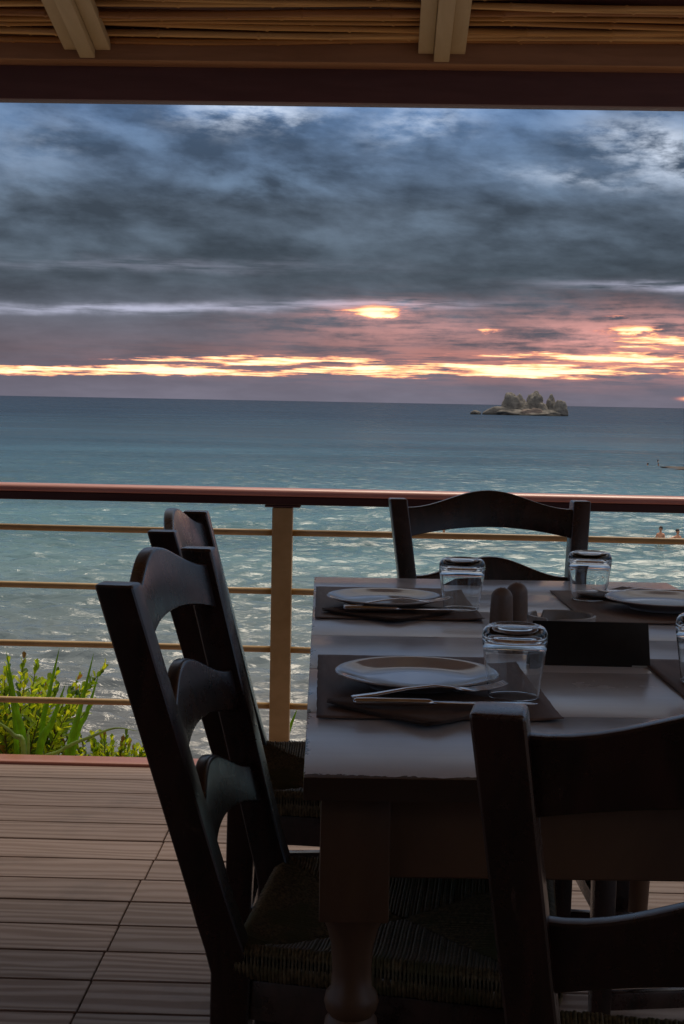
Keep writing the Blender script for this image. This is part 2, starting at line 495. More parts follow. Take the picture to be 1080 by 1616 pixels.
def empty(name, loc=(0, 0, 0), rz=0.0):
    o = bpy.data.objects.new(name, None)
    o.empty_display_size = 0.1
    COL.objects.link(o)
    o.location = loc; o.rotation_euler = (0, 0, rz)
    return o


def tag(o, label=None, cat=None, group=None, kind=None):
    if label: o['label'] = label
    if cat: o['category'] = cat
    if group: o['group'] = group
    if kind: o['kind'] = kind
    return o


def mesh(verts, faces, smooth=False, name='m'):
    me = bpy.data.meshes.new(name)
    me.from_pydata([tuple(v) for v in verts], [], faces)
    me.update()
    if smooth:
        me.polygons.foreach_set('use_smooth', [True] * len(me.polygons))
    return me


def fix(me):
    bm = bmesh.new(); bm.from_mesh(me)
    bmesh.ops.recalc_face_normals(bm, faces=bm.faces)
    bm.to_mesh(me); bm.free()
    return me


def bevel_mesh(me, w, seg=2, angle=30, smooth=True):
    bm = bmesh.new(); bm.from_mesh(me)
    bmesh.ops.recalc_face_normals(bm, faces=bm.faces)
    ed = [e for e in bm.edges if len(e.link_faces) == 2 and e.calc_face_angle(0) > R(angle)]
    bmesh.ops.bevel(bm, geom=ed, offset=w, segments=seg, profile=0.6, affect='EDGES')
    bm.to_mesh(me); bm.free()
    if smooth:
        me.polygons.foreach_set('use_smooth', [True] * len(me.polygons))
        me.set_sharp_from_angle(angle=R(35))
    return me


def box(x0, x1, y0, y1, z0, z1, bev=0.0, seg=2):
    v = [(x0, y0, z0), (x1, y0, z0), (x1, y1, z0), (x0, y1, z0), (x0, y0, z1), (x1, y0, z1), (x1, y1, z1), (x0, y1, z1)]
    f = [(0, 3, 2, 1), (4, 5, 6, 7), (0, 1, 5, 4), (1, 2, 6, 5), (2, 3, 7, 6), (3, 0, 4, 7)]
    me = mesh(v, f)
    return bevel_mesh(me, bev, seg) if bev else me


def sweep(sections, closed_ends=True):
    """sections: list of rings with equal vertex counts"""
    n = len(sections[0]); v = []; f = []
    for s in sections:
        v += [tuple(p) for p in s]
    for i in range(len(sections) - 1):
        for k in range(n):
            a = i * n + k; b_ = i * n + (k + 1) % n
            f.append((a, b_, b_ + n, a + n))
    if closed_ends:
        f.append(tuple(range(n - 1, -1, -1)))
        f.append(tuple(range((len(sections) - 1) * n, len(sections) * n)))
    return v, f


def lathe(profile, seg=40, smooth=True, sharp=40):
    v = []; f = []
    rings = []
    for r, z in profile:
        if r < 1e-6:
            rings.append([len(v)]); v.append((0, 0, z))
        else:
            rings.append(list(range(len(v), len(v) + seg)))
            v += [(r * math.cos(2 * math.pi * k / seg), r * math.sin(2 * math.pi * k / seg), z) for k in range(seg)]
    for a, b_ in zip(rings[:-1], rings[1:]):
        for k in range(seg):
            k2 = (k + 1) % seg
            if len(a) == 1:
                f.append((a[0], b_[k2], b_[k]))
            elif len(b_) == 1:
                f.append((a[k], a[k2], b_[0]))
            else:
                f.append((a[k], a[k2], b_[k2], b_[k]))
    me = fix(mesh(v, f, smooth))
    if smooth:
        me.set_sharp_from_angle(angle=R(sharp))
    return me


def tube(path, radii, n=8, caps=True):
    path = [Vector(p) for p in path]
    if not hasattr(radii, '__len__'):
        radii = [radii] * len(path)
    secs = []
    up = Vector((0, 0, 1))
    for i, p in enumerate(path):
        d = (path[min(i + 1, len(path) - 1)] - path[max(i - 1, 0)]).normalized()
        a = d.cross(up)
        if a.length < 1e-3:
            a = d.cross(Vector((1, 0, 0)))
        a.normalize(); b_ = a.cross(d).normalized()
        secs.append([p + (a * math.cos(2 * math.pi * k / n) + b_ * math.sin(2 * math.pi * k / n)) * radii[i] for k in range(n)])
    return sweep(secs, caps)


class Acc:
    def __init__(self):
        self.v = []; self.f = []

    def add(self, v, f):
        o = len(self.v)
        self.v += [tuple(p) for p in v]
        self.f += [tuple(i + o for i in q) for q in f]

    def mesh(self, smooth=True):
        return mesh(self.v, self.f, smooth)


def copy_tree(o, parent=None):
    c = o.copy(); COL.objects.link(c)
    c.parent = parent
    for ch in [x for x in bpy.data.objects if x.parent == o]:
        copy_tree(ch, c)
    return c


# ------------------------------------------------------------------ setting: sea, ground
SEA = -5.9


def build_sea():
    ang = np.concatenate([np.linspace(-100, -24, 40)[:-1], np.linspace(-24, 24, 420), np.linspace(24, 100, 40)[1:]])
    ang = np.radians(ang)
    rad = np.concatenate([np.geomspace(9, 24, 24)[:-1], np.geomspace(24, 260, 760)[:-1], np.geomspace(260, 12000, 90)])
    A, Rr = np.meshgrid(ang, rad)
    X = Rr * np.sin(A); Y = Rr * np.cos(A)
    Z = np.zeros_like(X)
    r2 = np.random.default_rng(3)
    for i in range(80):
        lam = math.exp(r2.uniform(math.log(0.40), math.log(3.0)))
        th = r2.normal(0.05, 0.30)
        k = 2 * math.pi / lam
        amp = 0.0135 * lam ** 0.55 * r2.uniform(0.6, 1.3)
        ph = r2.uniform(0, 6.28)
        fade = np.clip((lam * 125 - Rr) / (lam * 60), 0, 1)
        arg = k * (X * math.sin(th) + Y * math.cos(th)) + ph + 0.9 * np.sin(X * 0.21 + i) + 0.7 * np.sin(Y * 0.13 + X * 0.07 + 2 * i)
        s = np.sin(arg)
        env = 0.72 + 0.28 * np.sin(X * 0.11 * (1 + i % 3) + Y * 0.05 + i * 1.7)
        Z += amp * (s - 0.28 * np.cos(2 * arg)) * fade * env
    Z *= np.clip((Rr - 8) / 14, 0, 1)
    nr, na = X.shape
    co = np.stack([X, Y, Z + SEA], -1).reshape(-1, 3)
    me = bpy.data.meshes.new('sea')
    i, j = np.meshgrid(np.arange(nr - 1), np.arange(na - 1), indexing='ij')
    a = (i * na + j).ravel()
    q = np.stack([a, a + 1, a + na + 1, a + na], -1)[:, ::-1]
    me.vertices.add(len(co)); me.vertices.foreach_set('co', co.ravel())
    me.loops.add(q.size); me.loops.foreach_set('vertex_index', q.ravel().astype(np.int32))
    me.polygons.add(len(q)); me.polygons.foreach_set('loop_start', np.arange(0, q.size, 4, dtype=np.int32))
    me.update(calc_edges=True)
    me.polygons.foreach_set('use_smooth', [True] * len(q))
    o = link('sea', me, 'sea_water')
    tag(o, 'grey teal sea with small wind ripples reaching to the horizon', 'sea', kind='structure')


build_sea()


def build_ground():
    xs = np.linspace(-9, 9, 37); ys = np.concatenate([np.linspace(-7, 4.4, 14), np.linspace(4.6, 13, 34)])
    v = []; f = []
    for y in ys:
        for x in xs:
            if y < 4.5:
                z = -0.62
            elif y < 6.0:
                z = -0.62 - 0.55 * (y - 4.5)
            else:
                z = -1.45 - (y - 6.0) * 1.15
            if y > 4.5:
                z += 0.22 * mnoise.noise((x * 0.9, y * 0.9, 3.1)) + 0.08 * mnoise.noise((x * 3, y * 3, 1.1))
            v.append((x, y, z))
    n = len(xs)
    for i in range(len(ys) - 1):
        for j in range(n - 1):
            a = i * n + j
            f.append((a, a + 1, a + n + 1, a + n))
    o = link('ground', mesh(v, f, True), 'ground_soil')
    tag(o, 'bare earth bank falling from the deck to the sea', 'ground', kind='structure')


build_ground()

PLAT = R(-1.6)                    # the deck, railing and roof are turned slightly to the view


def build_deck():
    root = empty('deck', (0, 4.27, 0), R(-1.2))
    tag(root, 'brown composite deck boards with embossed grain under the table', 'deck', kind='structure')
    pitch, gap = 0.1455, 0.0065
    cache = {}
    n_rows = 36
    for r in range(n_rows):
        y1 = -r * pitch; y0 = y1 - pitch + gap
        stag = [0.0, 0.002, -0.001, 0.001][r % 4] + (0.0 if r < 7 else -0.010)
        xs = [-5.2, -2.62 + 0.3 * (r % 2), -0.425 + stag, 1.80 + 0.2 * ((r + 1) % 2), 4.6]
        for a, b_ in zip(xs[:-1], xs[1:]):
            L = round(b_ - a - 0.003, 3)
            if L not in cache:
                cache[L] = box(0, L, 0, pitch - gap, -0.024, 0, 0.0016, 1)
            o = link('board', cache[L], 'deck_board', root, (a, y0, random.uniform(-0.0006, 0.0006)))
    # joists / dark underside so that the joints stay dark
    link('underlay', box(-5.2, 4.6, -n_rows * pitch, 0, -0.10, -0.034), 'beam_dark', root)
    link('edge_trim', box(-5.2, 4.6, 0.003, 0.092, -0.16, 0.010, 0.012, 4), 'deck_trim', root)


build_deck()


# ------------------------------------------------------------------ roof of reeds
def build_roof():
    root = empty('roof', (0, 4.22, 0), PLAT)
    tag(root, 'reed lined terrace roof with beige battens and brown edge beams', 'roof', kind='structure')
    X0, X1 = -4.4, 2.3
    link('edge_beam', box(X0, X1, 0.0, 0.085, 2.110, 2.200, 0.004, 2), 'beam_wood', root)
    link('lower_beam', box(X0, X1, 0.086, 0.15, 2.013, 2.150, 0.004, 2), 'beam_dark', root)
    sl = math.tan(R(12.5))

    def zroof(y):            # underside of the reeds at local y (negative towards the house)
        return 2.165 - y * sl
    # reeds: variants of a slightly crooked, knotted cane
    variants = []
    for k in range(14):
        r_ = random.Random(100 + k)
        L = 6.9
        path = []; rad = []
        x = 0.0
        nxt = r_.uniform(0.1, 0.3)
        base_r = r_.uniform(0.0070, 0.0118)
        ph = [r_.uniform(0, 6.28) for _ in range(4)]

        def pt(x):
            return (x, 0.009 * math.sin(2.1 * x + ph[0]) + 0.0018 * math.sin(7 * x + ph[1]),
                    0.007 * math.sin(1.7 * x + ph[2]) + 0.0022 * math.sin(6 * x + ph[3]))
        knots = []
        while nxt < L:
            knots.append(nxt); nxt += r_.uniform(0.2, 0.34)
        xs_ = sorted([0, L] + [q + e for q in knots for e in (-0.006, 0, 0.006)])
        for q in xs_:
            path.append(pt(q))
            taper = 1 - 0.10 * q / L
            rad.append(base_r * taper * (1.30 if q in knots else 1.0))
        v, f = tube(path, rad, 6)
        me = mesh(v, f, True)
        variants.append(me)
    mass = Acc()
    y = -0.004; row = 0
    while y > -6.9:
        xa = X0 + (random.uniform(-0.9, 0) if row >= 34 else random.uniform(-0.12, 0.0))
        while xa < X1:
            vi = random.randrange(14)
            jig = random.uniform(-0.003, 0.003)
            zz = zroof(y) + 0.011 + random.uniform(-0.004, 0.005)
            if row < 34:
                o = link('reed', variants[vi], 'reed', root, (xa, y + jig, zz), (random.uniform(0, 6.28), random.uniform(-0.0015, 0.0015), random.uniform(-0.0022, 0.0022)))
            else:
                if True:
                    v, f = tube([(xa, y + jig, zz), (xa + 2.9, y + jig + random.uniform(-.006, .006), zz + random.uniform(-.004, .004))], 0.0098, 5)
                    mass.add(v, f)
            xa += (2.9 if row >= 34 else 7.0) + random.uniform(0, 0.04)
        y -= random.uniform(0.0190, 0.0300); row += 1
    for me in variants:
        if not me.materials: me.materials.append(MATS['reed'])
    o = link('reed_mat', mass.mesh(), 'reed', root); o['kind'] = 'stuff'
    # dark roofing above the reeds
    v = [(X0, 0.20, zroof(0.20) + 0.034), (X1, 0.20, zroof(0.20) + 0.034), (X1, -7.0, zroof(-7.0) + 0.034), (X0, -7.0, zroof(-7.0) + 0.034)]
    v += [(a, b_, c_ + 0.05) for a, b_, c_ in v]
    me = fix(mesh(v, [(0, 1, 2, 3), (4, 7, 6, 5), (0, 4, 5, 1), (1, 5, 6, 2), (2, 6, 7, 3), (3, 7, 4, 0)]))
    link('roofing', me, 'beam_dark', root)
    # rafters: a deep middle batten between two shallow ones
    def slab(x0, x1, ya, yb, drop, h):
        v = [(x0, ya, zroof(ya) - drop), (x1, ya, zroof(ya) - drop), (x1, yb, zroof(yb) - drop), (x0, yb, zroof(yb) - drop)]
        v += [(a, b_, c_ + h) for a, b_, c_ in v]
        me = mesh(v, [(0, 3, 2, 1), (4, 5, 6, 7), (0, 1, 5, 4), (1, 2, 6, 5), (2, 3, 7, 6), (3, 0, 4, 7)])
        return bevel_mesh(me, 0.003, 2)
    for xr in (-3.86, -2.83, -1.80, -0.767, 0.264, 1.295):
        ra = link('rafter', slab(-0.0225, 0.0225, -6.8, -0.003, 0.052, 0.05), 'batten_paint', root, (xr, 0, 0))
        link('batten', slab(-0.068, -0.0235, -6.8, -0.004, 0.030, 0.028), 'batten_paint', ra)
        link('batten', slab(0.0235, 0.068, -6.8, -0.004, 0.030, 0.028), 'batten_paint', ra)


build_roof()

# unseen barrier added behind the viewer to block light from the back
light_block_wall = link('light_block_wall', box(-4.4, 2.3, -3.0, -2.8, -0.6, 3.66), 'plaster')
tag(light_block_wall, 'unseen dark barrier added behind the viewer to block back light', 'light_block_wall', kind='structure')


# ------------------------------------------------------------------ railing
def build_railing():
    root = empty('railing', (0, 4.255, 0), R(-2.2))
    tag(root, 'tan metal railing with four thin bars and a red wood handrail', 'railing')
    X0, X1 = -4.7, 4.3
    # handrail with rounded top
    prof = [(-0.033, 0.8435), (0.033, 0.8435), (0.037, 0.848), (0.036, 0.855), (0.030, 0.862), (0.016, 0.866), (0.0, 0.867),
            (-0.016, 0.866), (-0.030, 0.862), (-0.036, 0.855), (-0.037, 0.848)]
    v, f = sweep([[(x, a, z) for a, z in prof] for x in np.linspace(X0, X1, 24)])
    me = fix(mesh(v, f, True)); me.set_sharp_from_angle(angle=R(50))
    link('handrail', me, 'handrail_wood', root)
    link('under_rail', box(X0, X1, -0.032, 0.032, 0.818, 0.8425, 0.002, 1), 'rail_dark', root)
    posts = [-3.18, -1.68, -0.178, 1.33, 2.83]
    pm = box(-0.0305, 0.0305, -0.02, 0.02, 0.004, 0.808, 0.003, 2)
    for i, xp in enumerate(posts):
        p = link('post', pm, 'tan_paint', root, (xp, 0, 0))
        link('top_plate', box(-0.054, 0.054, -0.019, 0.019, 0.809, 0.8165, 0.003, 1), 'beam_dark', p)
        link('foot_plate', box(-0.06, 0.06, -0.045, 0.045, 0.0115, 0.018, 0.002, 1), 'tan_paint', p)
    ends = [X0] + posts + [X1]
    for z in (0.732, 0.555, 0.376, 0.202):
        for a, b_ in zip(ends[:-1], ends[1:]):
            a2 = a + 0.0305 if a in posts else a; b2 = b_ - 0.0305 if b_ in posts else b_
            v, f = tube([(x, 0, z + 0.0012 * math.sin(x * 3 + z * 9)) for x in np.linspace(a2, b2, 8)], 0.0098, 12)
            link('bar', mesh(v, f, True), 'tan_paint', root)


build_railing()


# ------------------------------------------------------------------ chairs
def rect_sweep(pts, wx, wy):
    """pts: centre points from bottom to top; rectangular section wx by wy in the XY plane"""
    secs = []
    for i, p in enumerate(pts):
        a = wx[i] / 2 if hasattr(wx, '__len__') else wx / 2
        b_ = wy[i] / 2 if hasattr(wy, '__len__') else wy / 2
        x, y, z = p
        secs.append([(x - a, y - b_, z), (x + a, y - b_, z), (x + a, y + b_, z), (x - a, y + b_, z)])
    v, f = sweep(secs)
    return mesh(v, f)


POST_Y, RAKE, SPLAY = -0.19, 0.28, 0.110


def post_xy(z):
    if z <= 0.44:
        return 0.150 + 0.007 * z / 0.44, POST_Y - 0.012 * (1 - z / 0.44) * 1.0
    d = z - 0.44
    return 0.157 + SPLAY * d, POST_Y - RAKE * d + 0.006 * math.exp(-d / 0.02)


def slat_mesh(z_end0, z_end1, arch_lo, arch_hi, bow=0.015, th=0.018):
    """curved ladder-back slat between the posts"""
    n = 22
    zc_ = (z_end0 + z_end1) / 2
    secs = []
    for i in range(n + 1):
        s = -1 + 2 * i / n
        hw, yy = post_xy(zc_)
        x = s * (hw - 0.012)
        a = 0.5 + 0.5 * math.cos(math.pi * min(abs(s) * 1.04, 1.0))
        lo = z_end0 + arch_lo * (1 - s * s)
        hi_ = z_end1 + arch_hi * a
        by = -bow * (1 - s * s)
        ring = []
        for z, q in ((lo, -1), (lo, 1), (hi_, 1), (hi_, -1)):
            yb = POST_Y - RAKE * (z - 0.44)
            ring.append((x, yb + by + q * th / 2 + 0.004, z))
        secs.append(ring)
    v, f = sweep(secs)
    return bevel_mesh(mesh(v, f), 0.0045, 3, 50)


SEAT_Z = 0.468
BW, FW, BY, FY = 0.172, 0.212, -0.185, 0.195     # seat half widths at back / front, y of back / front


def seat_pt(u, v_, z):
    hw = BW + (FW - BW) * (v_ + 1) / 2
    return Vector((u * hw, BY + (FY - BY) * (v_ + 1) / 2, z))


def rush_mesh():
    acc = Acc()
    r_ = random.Random(5)
    pitch = 0.0046
    rr = 0.0027
    for side in range(4):
        length = {0: 2 * FW, 1: FY - BY, 2: 2 * BW, 3: FY - BY}[side]
        n = int(length / pitch)
        for i in range(n):
            s = -1 + 2 * (i + 0.5) / n
            s += r_.uniform(-0.2, 0.2) / n
            lim = abs(s)
            zj = r_.uniform(-0.0007, 0.0012)

            def uv(q, s=s):
                return {0: (s, q), 1: (q, s), 2: (s, -q), 3: (-q, s)}[side]
            path = []
            # wraps under the rail, round the outside and over towards the diagonal seam
            prof = [(0.93, -0.034), (1.0, -0.031), (1.035, -0.014), (1.02, 0.000), (0.965, 0.0065)]
            for q, dz_ in prof:
                u, v_ = uv(q)
                path.append(seat_pt(u, v_, SEAT_Z + dz_ + zj))
            endq = max(lim, 0.02)
            m = 5
            for k in range(1, m + 1):
                q = 0.965 + (endq - 0.965) * k / m
                if lim > 0.955: q = 0.955
                sag = 0.0065 - 0.020 * (1 - (2 * q - 1) ** 2 if q > 0.5 else 1.0) * 0.6 - 0.004 * (1 - q)
                u, v_ = uv(q)
                path.append(seat_pt(u, v_, SEAT_Z + sag + zj - (0.003 if k == m else 0)))
            v, f = tube(path, rr, 5, False)
            acc.add(v, f)
    # stuffing under the cords
    secs = []
    N = 12
    for i in range(N + 1):
        for j in range(N + 1):
            secs.append(seat_pt(-0.96 + 1.92 * i / N, -0.96 + 1.92 * j / N, SEAT_Z - 0.017))
    acc.add(secs, [(i * (N + 1) + j, (i + 1) * (N + 1) + j, (i + 1) * (N + 1) + j + 1, i * (N + 1) + j + 1) for i in range(N) for j in range(N)])
    return acc.mesh()


def make_chair():
    root = empty('chair')
    for s in (-1, 1):
        zs = [0.0, 0.15, 0.30, 0.40, 0.44, 0.47, 0.50, 0.54, 0.62, 0.72, 0.82, 0.914]
        pts = []
        for z in zs:
            x, y = post_xy(z); pts.append((s * x, y, z))
        me = rect_sweep(pts, [0.034, 0.036, 0.038, 0.040, 0.040] + [0.040] * 7, [0.036, 0.040, 0.045, 0.048, 0.049, 0.049, 0.048] + [0.046] * 5)
        # tilt the top end square to the rake
        bevel_mesh(me, 0.005, 3, 40)
        link('back_post', me, 'chair_wood', root)
        fl = rect_sweep([(s * (FW - 0.022), FY - 0.022, 0.0), (s * (FW - 0.021), FY - 0.022, 0.20), (s * (FW - 0.02), FY - 0.022, 0.445)],
                        [0.030, 0.035, 0.038], [0.030, 0.035, 0.038])
        link('front_leg', bevel_mesh(fl, 0.004, 2), 'chair_wood', root)
    link('slat', slat_mesh(0.828, 0.895, 0.024, 0.039), 'chair_wood', root)
    link('slat', slat_mesh(0.680, 0.745, 0.028, 0.042), 'chair_wood', root)
    link('slat', slat_mesh(0.555, 0.615, 0.028, 0.044), 'chair_wood', root)
    sm = rush_mesh()
    so = link('rush_seat', sm, 'rush', root); so['kind'] = 'stuff'

    def bar(name, p, q, w_, h_):
        p = Vector(p); q = Vector(q); d = (q - p).normalized(); side = d.cross(Vector((0, 0, 1))).normalized()
        secs = []
        for c_ in (p, q):
            secs.append([c_ - side * w_ / 2 - Vector((0, 0, h_ / 2)), c_ + side * w_ / 2 - Vector((0, 0, h_ / 2)),
                         c_ + side * w_ / 2 + Vector((0, 0, h_ / 2)), c_ - side * w_ / 2 + Vector((0, 0, h_ / 2))])
        v, f = sweep(secs)
        link(name, bevel_mesh(mesh(v, f), 0.003, 2), 'chair_wood', root)
    fx, fy = FW - 0.02, FY - 0.022
    bx_, by_ = post_xy(0.40)
    bar('seat_rail', (-fx + 0.018, fy, 0.408), (fx - 0.018, fy, 0.408), 0.026, 0.050)
    bar('seat_rail', (-bx_ + 0.018, by_ , 0.408), (bx_ - 0.018, by_, 0.408), 0.026, 0.050)
    for s in (-1, 1):
        bar('seat_rail', (s * bx_, by_ + 0.02, 0.408), (s * fx, fy - 0.018, 0.408), 0.026, 0.050)
        bar('stretcher', (s * (bx_ - 0.004), by_ + 0.014, 0.25), (s * (fx - 0.001), fy - 0.015, 0.25), 0.018, 0.030)
        bar('stretcher', (s * (bx_ - 0.006), by_ + 0.01, 0.14), (s * (fx - 0.001), fy - 0.014, 0.14), 0.018, 0.030)
    bar('stretcher', (-fx + 0.014, fy, 0.29), (fx - 0.014, fy, 0.29), 0.018, 0.030)
    bar('stretcher', (-bx_ + 0.014, by_, 0.20), (bx_ - 0.014, by_, 0.20), 0.018, 0.030)
    return root


chair0 = make_chair()
CH = [  # x, y, rz, label
    (0.086, 1.812, -97, 'dark wood ladder back chair with rush seat, nearer of the two left of the table'),
    (0.035, 2.515, -91.5, 'dark ladder back chair left of the table, farther one, next to the railing post'),
    (0.356, 2.893, 184, 'dark wooden chair at the far end of the table facing the viewer'),
    (0.615, 2.50, 91, 'dark chair right of the table, only its legs and stretchers seen beneath the apron'),
    (0.3764, 1.281, -10, 'nearly black chair back in the bottom right foreground at the near table end'),
]
for i, (x, y, rz, lab) in enumerate(CH):
    c = chair0 if i == 0 else copy_tree(chair0)
    c.location = (x, y, 0); c.rotation_euler = (0, 0, R(rz))
    tag(c, lab, 'chair', 'ladder back chairs round the table')

# ------------------------------------------------------------------ table
TX0, TY0, TW, TL, TZ = -0.034, 1.412, 0.765, 1.645, 0.75


def build_table():
    root = empty('dining_table', (TX0, TY0, 0), R(0.8))
    tag(root, 'worn white painted wooden dining table with chipped edge and turned legs', 'table')
    cuts = [0, 0.30, 0.59, 0.878, 1.165, 1.41, TL]
    for a, b_ in zip(cuts[:-1], cuts[1:]):
        me = box(0, TW, a + 0.0005, b_ - 0.0005, TZ - 0.024, TZ, 0.0016, 2)
        link('top_plank', me, 'table_paint', root)
    ins = 0.018
    lw = 0.073
    zt = TZ - 0.0245
    for x, y in ((ins, ins + 0.012), (TW - ins - lw, ins + 0.012), (ins, TL - ins - lw - 0.012), (TW - ins - lw, TL - ins - lw - 0.012)):
        lg = link('leg', box(0, lw, 0, lw, 0.588, zt, 0.003, 2), 'table_base', root, (x, y, 0))
        prof = [(0.0, 0.0), (0.017, 0.0), (0.021, 0.03), (0.024, 0.10), (0.026, 0.16), (0.022, 0.20), (0.030, 0.215), (0.032, 0.228), (0.028, 0.242),
                (0.024, 0.25), (0.031, 0.30), (0.034, 0.36), (0.033, 0.42), (0.028, 0.47), (0.0235, 0.476), (0.0275, 0.482), (0.0295, 0.490),
                (0.0275, 0.499), (0.0225, 0.505), (0.0210, 0.525), (0.0228, 0.552), (0.028, 0.572), (0.032, 0.581), (0.034, 0.5878), (0.0, 0.5878)]
        link('turned_leg', lathe(prof, 28), 'table_base', lg, (lw / 2, lw / 2, 0))
    ap = 0.092
    e = ins + lw
    link('apron', box(e - 0.002, TW - e + 0.002, ins + 0.022, ins + 0.044, zt - ap, zt, 0.002, 1), 'table_base', root)
    link('apron', box(e - 0.002, TW - e + 0.002, TL - ins - 0.044, TL - ins - 0.022, zt - ap, zt, 0.002, 1), 'table_base', root)
    link('apron', box(ins + 0.010, ins + 0.032, e + 0.010, TL - e - 0.010, zt - ap, zt, 0.002, 1), 'table_base', root)
    link('apron', box(TW - ins - 0.032, TW - ins - 0.010, e + 0.010, TL - e - 0.010, zt - ap, zt, 0.002, 1), 'table_base', root)


build_table()


# ------------------------------------------------------------------ things on the table
def paper_sheet(w_, l_, seed, curl=0.004, th=0.0009):
    r_ = random.Random(seed)
    nx, ny = 26, 34
    v = []
    for lay in (0, 1):
        for j in range(ny + 1):
            for i in range(nx + 1):
                x = w_ * i / nx; y = l_ * j / ny
                ex = 0.0; ey = 0.0
                if i in (0, nx): ex = 0.0012 * mnoise.noise((y * 70, seed, 0.3))
                if j in (0, ny): ey = 0.0016 * mnoise.noise((x * 70, seed, 5.3))
                d = min(x, w_ - x, y, l_ - y)
                z = 0.0010 + 0.0007 * mnoise.noise((x * 16, y * 16, seed)) + 0.0006
                cz = max(0, 1 - math.hypot(w_ - x, y) / 0.05) ** 2 * curl + max(0, 1 - math.hypot(w_ - x, l_ - y) / 0.06) ** 2 * curl * 1.2
                v.append((x + ex, y + ey, z + cz + (th if lay else 0)))
    f = []
    N = (nx + 1) * (ny + 1)
    for j in range(ny):
        for i in range(nx):
            a = j * (nx + 1) + i
            f.append((a + N, a + 1 + N, a + nx + 2 + N, a + nx + 1 + N))
            f.append((a, a + nx + 1, a + nx + 2, a + 1))
    rim = [i for i in range(nx + 1)] + [j * (nx + 1) + nx for j in range(1, ny + 1)] + [ny * (nx + 1) + i for i in range(nx - 1, -1, -1)] + [j * (nx + 1) for j in range(ny - 1, 0, -1)]
    for a, b_ in zip(rim, rim[1:] + rim[:1]):
        f.append((a, b_, b_ + N, a + N))
    return mesh(v, f, True)


def plate_mesh():
    Ro = 0.108
    prof = [(0, 0.0105), (0.040, 0.0105), (0.066, 0.0108), (0.076, 0.0122), (0.088, 0.0155), (0.100, 0.0188), (Ro - 0.002, 0.0205), (Ro, 0.0203),
            (Ro + 0.0006, 0.0191), (Ro - 0.002, 0.0178), (0.097, 0.0148), (0.082, 0.0098), (0.071, 0.0055), (0.066, 0.0035), (0.064, 0.0), (0.059, 0.0),
            (0.058, 0.003), (0.0, 0.0035)]
    return lathe(prof, 72, True, 60)


def tumbler_mesh():
    """stemless tumbler standing upside down: rim on the table, heavy base on top"""
    out = [(0.0322, 0.0), (0.0327, 0.0007), (0.0329, 0.0018), (0.0331, 0.004), (0.0340, 0.012), (0.0372, 0.034), (0.0402, 0.056), (0.0419, 0.069), (0.0424, 0.0755), (0.0420, 0.0815), (0.0405, 0.0865), (0.0378, 0.0903), (0.0345, 0.0922),
           (0.0315, 0.0928), (0.0295, 0.0928), (0.0275, 0.0915), (0.015, 0.0900), (0.0, 0.0896)]
    inn = [(0.0, 0.0795), (0.018, 0.0797), (0.029, 0.0790), (0.0358, 0.0768), (0.0390, 0.0715), (0.0385, 0.060), (0.0360, 0.038), (0.0328, 0.014), (0.0319, 0.004), (0.0317, 0.0018), (0.0317, 0.0007)]
    prof = out + inn
    prof.append((0.0322, 0.0))
    seg = 56
    v = []; f = []; rings = []
    prof2 = prof[:-1]
    for r, z in prof2:
        if r < 1e-6:
            rings.append([len(v)]); v.append((0, 0, z))
        else:
            rings.append(list(range(len(v), len(v) + seg)))
            v += [(r * math.cos(2 * math.pi * k / seg), r * math.sin(2 * math.pi * k / seg), z) for k in range(seg)]
    prs = list(zip(rings[:-1], rings[1:])) + [(rings[-1], rings[0])]
    for a, b_ in prs:
        if len(a) == 1 and len(b_) == 1:
            continue
        for k in range(seg):
            k2 = (k + 1) % seg
            if len(a) == 1: f.append((a[0], b_[k2], b_[k]))
            elif len(b_) == 1: f.append((a[k], a[k2], b_[0]))
            else: f.append((a[k], a[k2], b_[k2], b_[k]))
    return fix(mesh(v, f, True))


def ribbon(pts, widths, thick):
    """flat bar through pts (x, y, z) with width across y and thickness in z; rounded section"""
    secs = []
    for (x, y, z), w_, th in zip(pts, widths, thick):
        ring = []
        for k in range(10):
            a = 2 * math.pi * k / 10
            ca, sa = math.cos(a), math.sin(a)
            ring.append((x, y + w_ / 2 * math.copysign(abs(ca) ** 0.7, ca), z + th / 2 * math.copysign(abs(sa) ** 0.8, sa)))
        secs.append(ring)
    return sweep(secs)


def build_knife():
    """lies along +x, handle at the origin"""
    a = Acc()
    xs = [0, 0.004, 0.02, 0.06, 0.092, 0.098]
    a.add(*ribbon([(x, 0, 0.0062) for x in xs], [0.010, 0.0135, 0.0145, 0.0140, 0.0125, 0.010], [0.005, 0.0085, 0.0095, 0.009, 0.008, 0.005]))
    b = Acc()
    xs = [0.095, 0.105, 0.13, 0.17, 0.20, 0.217, 0.226]
    b.add(*ribbon([(x, (0.0 if x < .2 else 0.003), 0.0062) for x in xs], [0.009, 0.0145, 0.0175, 0.019, 0.018, 0.012, 0.003], [0.0035, 0.0022, 0.0020, 0.0018, 0.0016, 0.0014, 0.0008]))
    return a.mesh(), b.mesh()


